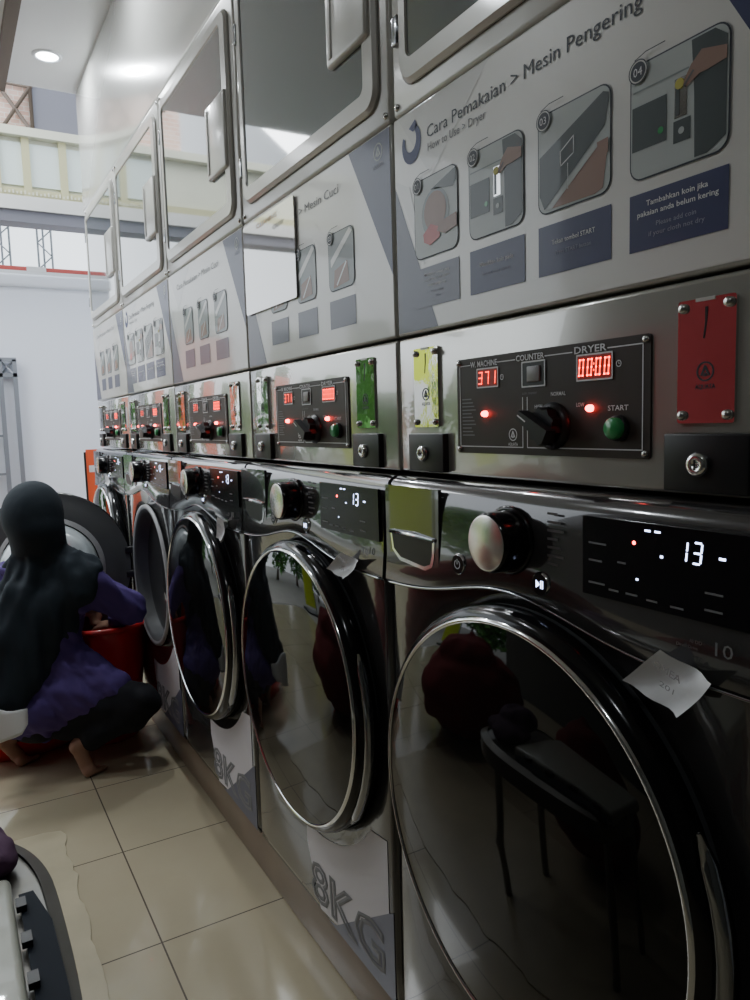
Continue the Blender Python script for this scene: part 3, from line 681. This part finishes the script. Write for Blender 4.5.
# ------------------------------------------------------------------ organic surfaces
def organic(name, prim, voxel, m, parent, origin, smooth=6, fold=None, sub=0):
    bm = bmesh.new()
    def sph(c, r, sc=None, rot=None):
        mt = Matrix.Translation(Vector(c))
        if rot is not None: mt = mt @ rot
        if sc is not None: mt = mt @ Matrix.Diagonal((*sc,1))
        bmesh.ops.create_icosphere(bm, subdivisions=3, radius=r, matrix=mt)
    for q in prim:
        if q[0] == 'e': sph(q[1], 1., q[2], q[3] if len(q) > 3 else None)
        else:
            _, a, ra, b_, rb = q; a = Vector(a); b_ = Vector(b_); d = b_-a; L = d.length
            sph(a, ra); sph(b_, rb)
            if L > 1e-4:
                rot = d.to_track_quat('Z','Y').to_matrix().to_4x4()
                bmesh.ops.create_cone(bm, cap_ends=True, segments=24, radius1=ra, radius2=rb, depth=L, matrix=Matrix.Translation((a+b_)/2) @ rot)
    me = bpy.data.meshes.new(name); bm.to_mesh(me); bm.free()
    o = bpy.data.objects.new(name, me); col.objects.link(o)
    md = o.modifiers.new('r','REMESH'); md.mode = 'VOXEL'; md.voxel_size = voxel; md.use_smooth_shade = True
    sm = o.modifiers.new('s','SMOOTH'); sm.iterations = smooth; sm.factor = .5
    dg = bpy.context.evaluated_depsgraph_get(); dg.update()
    m2 = bpy.data.meshes.new_from_object(o.evaluated_get(dg)); o.modifiers.clear()
    nr = [v.normal.copy() for v in m2.vertices]
    if fold:
        for v, n_ in zip(m2.vertices, nr): v.co += n_*fold(v.co)
    for v in m2.vertices: v.co -= Vector(origin)
    m2.materials.clear()
    m2.materials.append(M[m])
    for p in m2.polygons: p.use_smooth = True
    o.data = m2; o.name = name; bpy.data.meshes.remove(me)
    if parent: o.parent = parent
    else: o.location = origin
    return o

# ------------------------------------------------------------------ crouching woman
B = Vector((-.40,1.78,0))
person = empty('person', B); tag(person, 'woman in a dark headscarf and purple tunic squatting in front of the open washer', 'person')
pel = Vector((-.44,1.80,.235)); belly = Vector((-.42,1.82,.40)); chest = Vector((-.395,1.835,.62)); 
rs = Vector((-.275,1.725,.690)); ls = Vector((-.50,1.95,.69)); neck = Vector((-.40,1.83,.78)); head = Vector((-.405,1.80,.925))
re = Vector((-.115,1.77,.565)); rw = Vector((-.150,1.930,.465)); le = Vector((-.42,2.10,.52)); lw = Vector((-.26,2.14,.50))
rk = Vector((-.130,1.615,.245)); ra = Vector((-.325,1.675,.125)); rb = Vector((-.315,1.665,.022)); rt = Vector((-.275,1.690,.018))
lk = Vector((-.30,2.02,.34)); la = Vector((-.545,1.905,.110)); lb = Vector((-.515,1.895,.022)); lt = Vector((-.475,1.93,.018))
rh = Vector((-.375,1.765,.24)); lh = Vector((-.48,1.86,.24))
fd = Vector((.45,.86,-.22)).normalized()                # face direction
sd = fd.cross(Vector((0,0,1))).normalized(); ud = sd.cross(fd)
frot = Matrix((sd, fd, ud)).transposed().to_4x4()
def FP(a, f, u): return head + sd*a + fd*f + ud*u
bd = [('e', head, (.074,.090,.108), frot), ('c', head-ud*.045+fd*.025, .058, head-ud*.085+fd*.045, .036), ('c', neck-Vector((0,0,.06)), .052, head-ud*.06, .048),
      ('c', FP(0,.088,.010), .009, FP(0,.106,-.018), .012), ('e', FP(-.078,.0,-.005), (.012,.02,.03), frot), ('e', FP(.078,.0,-.005), (.012,.02,.03), frot),
      ('c', FP(-.018,.082,-.052), .008, FP(.018,.082,-.052), .008),
      ('c', pel, .115, belly, .105), ('c', belly, .105, chest, .115), ('c', chest, .11, (rs+ls)/2, .075), ('c', rs, .048, ls, .048), ('c', chest+(rs-chest)*.5, .07, chest+(ls-chest)*.5, .07),
      ('c', rs, .046, re, .036), ('c', re, .036, rw, .023), ('c', ls, .046, le, .036), ('c', le, .036, lw, .023),
      ('c', rh, .085, rk, .055), ('c', rk, .052, ra, .032), ('c', lh, .085, lk, .055), ('c', lk, .052, la, .032),
      # feet on their toes: heel up, ball on the floor
      ('c', ra, .030, ra+Vector((-.022,-.008,-.012)), .027), ('c', ra+Vector((-.018,-.006,-.015)), .026, rb, .024), ('c', rb+Vector((0,-.015,0)), .022, rb+Vector((.0,.016,0)), .022), 
      ('c', la, .030, la+Vector((-.022,-.008,-.010)), .027), ('c', la+Vector((-.018,-.006,-.012)), .026, lb, .024), ('c', lb+Vector((0,-.015,0)), .022, lb+Vector((.0,.016,0)), .022)]
for base, tip in ((rb, rt), (lb, lt)):
    dv = (tip-base); dv.z = 0; dv.normalize(); sv = Vector((dv.y,-dv.x,0))
    for k in range(5):
        s0 = base+sv*(.026-.013*k)+dv*.006; s0.z = .016; ln = (.048,.046,.042,.037,.032)[k]; rr_ = (.0105,.0082,.008,.0075,.007)[k]
        bd.append(('c', s0, rr_, Vector((*(s0+dv*ln).xy, rr_+.001)), rr_*.9))
# hands: palm, four curled fingers over the rim, thumb from the side
def hand(w, d, up, s):
    d = d.normalized(); up = (up-d*up.dot(d)).normalized(); sv = d.cross(up)*s
    out = [('c', w, .023, w+d*.030, .021), ('c', w+d*.030-sv*.018, .015, w+d*.072-sv*.026, .0135), ('c', w+d*.030+sv*.018, .015, w+d*.070+sv*.026, .0135), ('c', w+d*.035, .017, w+d*.074, .015)]
    for k in range(4):
        L_ = (.82,1.,.94,.76)[k]; o0 = w+d*.074+sv*(-.0285+.019*k); p1 = o0+d*.034*L_+up*.002; p2 = p1+d*.014*L_-up*.022*L_; p3 = p2-d*.004-up*.019*L_
        out += [('c', o0, .0088, p1, .0082), ('c', p1, .0082, p2, .0076), ('c', p2, .0076, p3, .0068)]
    t0 = w+d*.020-sv*.022-up*.004; t1 = w+d*.046-sv*.046-up*.012; t2 = t1+d*.028-sv*.004-up*.012
    out += [('c', t0, .013, t1, .0105), ('c', t1, .0105, t2, .008)]
    return out
bd += hand(rw, Vector((-.25,1,-.12)), Vector((.1,.1,1)), 1) + hand(lw, Vector((.6,-.75,-.12)), Vector((0,.1,1)), -1)
organic('body', bd, .0055, 'skin', person, B, smooth=3)
for sg in (-1,1):
    e = MB(off=B); c = FP(.030*sg,.077,.012)
    bm = bmesh.new(); bmesh.ops.create_icosphere(bm, subdivisions=2, radius=.0125, matrix=Matrix.Translation(c)); e.bm(bm,'eye',True)
    bm = bmesh.new(); bmesh.ops.create_icosphere(bm, subdivisions=2, radius=.006, matrix=Matrix.Translation(c+fd*.0085)); e.bm(bm,'iris',True)
    e.build('eye', person)
def nz(p, s, a): return a*noise.noise(Vector(p)*s)
# trousers
tr = [('c', rh, .100, rk, .074), ('c', rk, .070, ra+Vector((.035,-.012,.015)), .048), ('c', lh, .100, lk, .074), ('c', lk, .070, la+Vector((.035,.015,.015)), .048), ('c', pel, .125, pel+Vector((.02,.02,.05)), .125), ('c', rh, .10, lh, .10),
      ('c', rh+Vector((.0,-.02,-.06)), .065, rk+Vector((-.03,0,-.05)), .055)]
organic('trousers', tr, .009, 'trousers', person, B, smooth=5, fold=lambda p: nz((p.x,p.y*.4,p.z), 16, .010))
# tunic with sleeves and a skirt over the thighs
tn = [('c', pel+Vector((0,0,.04)), .150, belly, .135), ('c', belly, .135, chest, .140), ('c', chest, .13, (rs+ls)/2-Vector((0,0,.02)), .095), ('c', rs, .066, ls, .066), ('c', rs-Vector((0,0,.01)), .064, chest-Vector((0,0,.05)), .12),
      ('c', rs, .070, re+Vector((.0,0,-.004)), .058), ('c', re+Vector((.0,0,-.004)), .058, rw-(rw-re)*.12, .034), ('c', ls, .062, le, .050), ('c', le, .050, lw-(lw-le)*.12, .034),
      ('c', pel+Vector((0,0,.05)), .150, rh+(rk-rh)*.62+Vector((0,0,.055)), .078), ('c', pel+Vector((0,0,.03)), .150, lh+(lk-lh)*.6+Vector((0,0,.05)), .085),
      ('c', belly+Vector((.03,-.03,0)), .11, rh+(rk-rh)*.50+Vector((0,0,.08)), .075), ('e', pel+Vector((-.03,-.02,.02)), (.165,.15,.11))]
organic('tunic', tn, .008, 'tunic', person, B, smooth=6, fold=lambda p: nz((p.x+p.z*.8,p.y,p.z*.35), 13, .020) + nz((p.x*.8,p.y,p.z+p.x), 30, .010))
# white shirt tail below the tunic at the back
st = MB(off=B); vs = []; n = 8
for j in range(n+1):
    for k in range(n+1):
        s_, t = j/n, k/n
        vs.append((-.66+.155*s_, 1.60+.015*sin(6*s_)-.02*t, .355-.05*s_-t*(.12*(1-s_)**.6+.035)+.006*sin(8*s_+3*t)))
st.add(vs, [(j*(n+1)+k,(j+1)*(n+1)+k,(j+1)*(n+1)+k+1,j*(n+1)+k+1) for j in range(n) for k in range(n)], 'whitecloth', True)
so = st.build('shirt_tail', person); md = so.modifiers.new('t','SOLIDIFY'); md.thickness = .012
# headscarf
back = Vector((-.55,1.74,0))
hj = [('e', head-fd*.014+ud*.008-sd*.010, (.106,.108,.124), frot), ('c', head-fd*.018-ud*.03, .098, neck-Vector((.0,0,.01)), .090), ('c', neck, .095, rs+Vector((-.035,.01,.02)), .062), ('c', neck, .095, ls+Vector((.03,-.02,.02)), .062),
      ('c', neck, .08, (-.252,1.722,.732), .046), ('c', (-.252,1.722,.732), .044, (-.30,1.69,.66), .05), ('c', neck+Vector((0,0,-.04)), .115, chest+Vector((-.03,-.035,-.05)), .145), ('c', chest+Vector((-.05,-.04,-.02)), .14, belly+Vector((-.10,-.065,.0)), .130), ('c', belly+Vector((-.10,-.07,0)), .125, pel+Vector((-.13,-.08,.10)), .105),
      ('c', rs+Vector((-.04,0,.0)), .066, chest+Vector((-.01,-.085,-.06)), .085), ('c', chest+Vector((-.01,-.08,-.06)), .08, belly+Vector((-.075,-.11,.04)), .07)]
organic('headscarf', hj, .008, 'hijab', person, B, smooth=8, fold=lambda p: (nz((p.x*1.6,p.y*1.6,p.z*.3), 14, .022) if p.z < .80 else nz(p, 9, .004)))

# ------------------------------------------------------------------ red pail and basin
def tub(name, x, y, r0, r1, h, label, cat, ribs=3):
    root = empty(name, (x,y,0)); tag(root, label, cat)
    T = lambda u,v,w: Vector((u,v,w)); q = MB(T)
    q.lathe((0,0), [(0,.006),(r0-.01,.006),(r0-.008,.01),(r1-.006,h-.004),(r1-.006,h),(r1,h),(r1,h-.02),(r0+(r1-r0)*.5+.002,h*.5),(r0,.004),(r0-.01,0),(0,0)], 'red', 64); q.build('bowl', root)
    k = MB(T); k.lathe((0,0), [(r1-.008,h-.002),(r1-.004,h+.006),(r1+.010,h+.005),(r1+.016,h-.004),(r1+.014,h-.014),(r1,h-.012)], 'red', 64); k.build('rim', root)
    return root
tub('laundry_pail', -.185, 2.010, .125, .175, .470, 'tall red plastic pail held by the squatting woman at the washer', 'pail')
tub('wash_basin', -.50, 2.20, .26, .33, .15, 'wide red plastic basin on the floor behind the woman', 'basin')

# ------------------------------------------------------------------ left foreground
mt_ = MB(); pts = []
edge = [(-.452+.006*sin(i*.9)+random.uniform(-.006,.006), 1.31-.03*i) for i in range(0,62)]
poly = [(-1.1,1.33),(-.50,1.325)]+edge+[(-1.1,-.5)]
mt_.add([(x,y,.004) for x,y in poly]+[(x,y,.0005) for x,y in poly], [list(range(len(poly)-1,-1,-1))]+[(i,(i+1)%len(poly),len(poly)+(i+1)%len(poly),len(poly)+i) for i in range(len(poly))], 'mat')
o = mt_.build('floor_sheet'); tag(o, 'pale worn plastic sheet with a ragged edge on the floor at lower left', 'floor sheet')
cart = empty('utility_cart', (-.80,.0,0)); tag(cart, 'low white cart with grey rounded rim and dark slotted strip, lower left corner', 'cart')
zt = .50; ox, oy = -.80, .0
q = MB(off=(ox,oy,0)); 
O = [(-.92,-.22),(-.585,-.22),(-.572,-.10),(-.572,.16),(-.580,.24),(-.600,.31),(-.635,.37),(-.68,.40),(-.92,.42)]
I = [(-.90,-.21),(-.603,-.21),(-.592,-.10),(-.592,.15),(-.600,.225),(-.618,.29),(-.648,.345),(-.69,.372),(-.90,.39)]
def chaik(P, k=2):
    for _ in range(k):
        Q = []
        for i in range(len(P)):
            a, b = Vector(P[i]), Vector(P[(i+1) % len(P)]); Q += [tuple(a*.75+b*.25), tuple(a*.25+b*.75)]
        P = Q
    return P
O, I = chaik(O), chaik(I)
n = len(O)
q.add([(x,y,zt) for x,y in O]+[(x,y,zt+.012) for x,y in I], [(i,(i+1)%n,n+(i+1)%n,n+i) for i in range(n)], 'cart_grey')
q.add([(x,y,zt) for x,y in O]+[(x,y,zt-.05) for x,y in O], [(n+i,n+(i+1)%n,(i+1)%n,i) for i in range(n)], 'cart_grey')
q.add([(x,y,zt-.05) for x,y in O], [list(range(n))], 'cart_grey'); q.add([(x,y,zt+.006) for x,y in I], [list(range(n))], 'cart_grey'); q.build('rim_tray', cart)
q = MB(off=(ox,oy,0)); q.rbox((-.90,-.215,zt-.01),(-.636,.190,zt+.030), .012,'cart'); q.build('top_board', cart)
q = MB(off=(ox,oy,0)); q.add([(-.628,-.215,zt+.016),(-.592,-.215,zt+.016),(-.588,-.1,zt+.016),(-.590,.06,zt+.016),(-.607,.15,zt+.016),(-.628,.15,zt+.016)], [(0,1,2,3,4,5)], 'cart_dark'); q.add([(-.592,-.215,zt+.016),(-.588,-.1,zt+.016),(-.590,.06,zt+.016),(-.607,.15,zt+.016),(-.592,-.215,zt),(-.588,-.1,zt),(-.590,.06,zt),(-.607,.15,zt)], [(0,1,5,4),(1,2,6,5),(2,3,7,6)], 'cart_dark')
for k in range(4): q.box((-.634,.10-.09*k,zt+.016),(-.620,.125-.09*k,zt+.026),'black')
q.build('slotted_strip', cart)
for x, y in ((-.66,.30),(-.66,-.16),(-.88,.30),(-.88,-.16)):
    q = MB(off=(ox,oy,0)); q.tube([(x,y,.0),(x,y,zt-.04)], .014,'cart_grey',10); q.build('leg', cart)
organic('folded_cloth', [('e',(-.695,.27,zt+.040),(.075,.085,.030)),('e',(-.660,.26,zt+.032),(.040,.060,.020)),('e',(-.76,.29,zt+.06),(.08,.07,.045))], .006, 'purple', None, (-.72,.29,zt), smooth=4, fold=lambda p: nz(p, 22, .012))
tag(bpy.data.objects['folded_cloth'], 'crumpled purple cloth lying on the far end of the white cart', 'cloth')
# things behind and left of the camera that the fronts mirror
def bag(name, x, y, r, h, lb):
    o = organic(name, [('e',(x,y,h*.42),(r,r*.85,h*.42)),('e',(x+.05,y,h*.7),(r*.6,r*.6,h*.28)),('c',(x,y,h*.75),r*.3,(x+.02,y,h),.03)], .015, 'darkred', None, (x,y,0), smooth=5, fold=lambda p: nz(p, 8, .03))
    tag(o, lb, 'laundry bag', 'red laundry bags on the left side')
bag('laundry_bag', -1.38,1.45,.46,.72,'dark red full laundry bag on the floor left of the aisle, further bag'); bag('laundry_bag', -1.22,.22,.27,.60,'dark red full laundry bag on the floor left of the aisle, nearer bag')
q = MB(); q.box((-2.58,.75,.75),(-2.56,1.75,2.1),'darkred'); o = q.build('wall_cloth'); tag(o,'dark red cloth hanging on the left wall','cloth')

# ------------------------------------------------------------------ light and camera
w = bpy.data.worlds.new('World'); scn.world = w; w.use_nodes = True
bg = w.node_tree.nodes['Background']; bg.inputs['Color'].default_value = (.86,.93,1.,1); bg.inputs['Strength'].default_value = 1.7
def area(x, y, z, sx, sy, e, tgt, c=(1,1,1)):
    L = bpy.data.lights.new('daylight','AREA'); L.shape = 'RECTANGLE'; L.size = sx; L.size_y = sy; L.energy = e; L.color = c
    o = bpy.data.objects.new('daylight', L); col.objects.link(o); o.location = (x,y,z); o.rotation_euler = (Vector(tgt)-Vector((x,y,z))).to_track_quat('-Z','Y').to_euler(); return o
area(-1.6,3.6,3.6,1.6,1.2,60,(-.2,3.2,.8),(.93,.97,1))
cam = bpy.data.cameras.new('Camera'); co = bpy.data.objects.new('Camera', cam); col.objects.link(co); scn.camera = co
yaw, pitch, roll, foc = 1.0488500887884156, -0.10541622965883281, -0.029247282820003502, 744.924
f = Vector((cos(yaw)*cos(pitch), sin(yaw)*cos(pitch), sin(pitch))); r = f.cross(Vector((0,0,1))).normalized(); u = r.cross(f)
r2 = cos(roll)*r+sin(roll)*u; u2 = -sin(roll)*r+cos(roll)*u
mw = Matrix((r2, u2, -f)).transposed().to_4x4(); mw.translation = Vector((-0.6749325444865797,-1.0808373492900845,1.2327399579014764)); co.matrix_world = mw
cam.sensor_fit = 'VERTICAL'; cam.sensor_height = 36; cam.lens = 36*foc/1000; cam.clip_start = .02
scn.view_settings.view_transform = 'AgX'; scn.view_settings.look = 'None'; scn.view_settings.exposure = .68
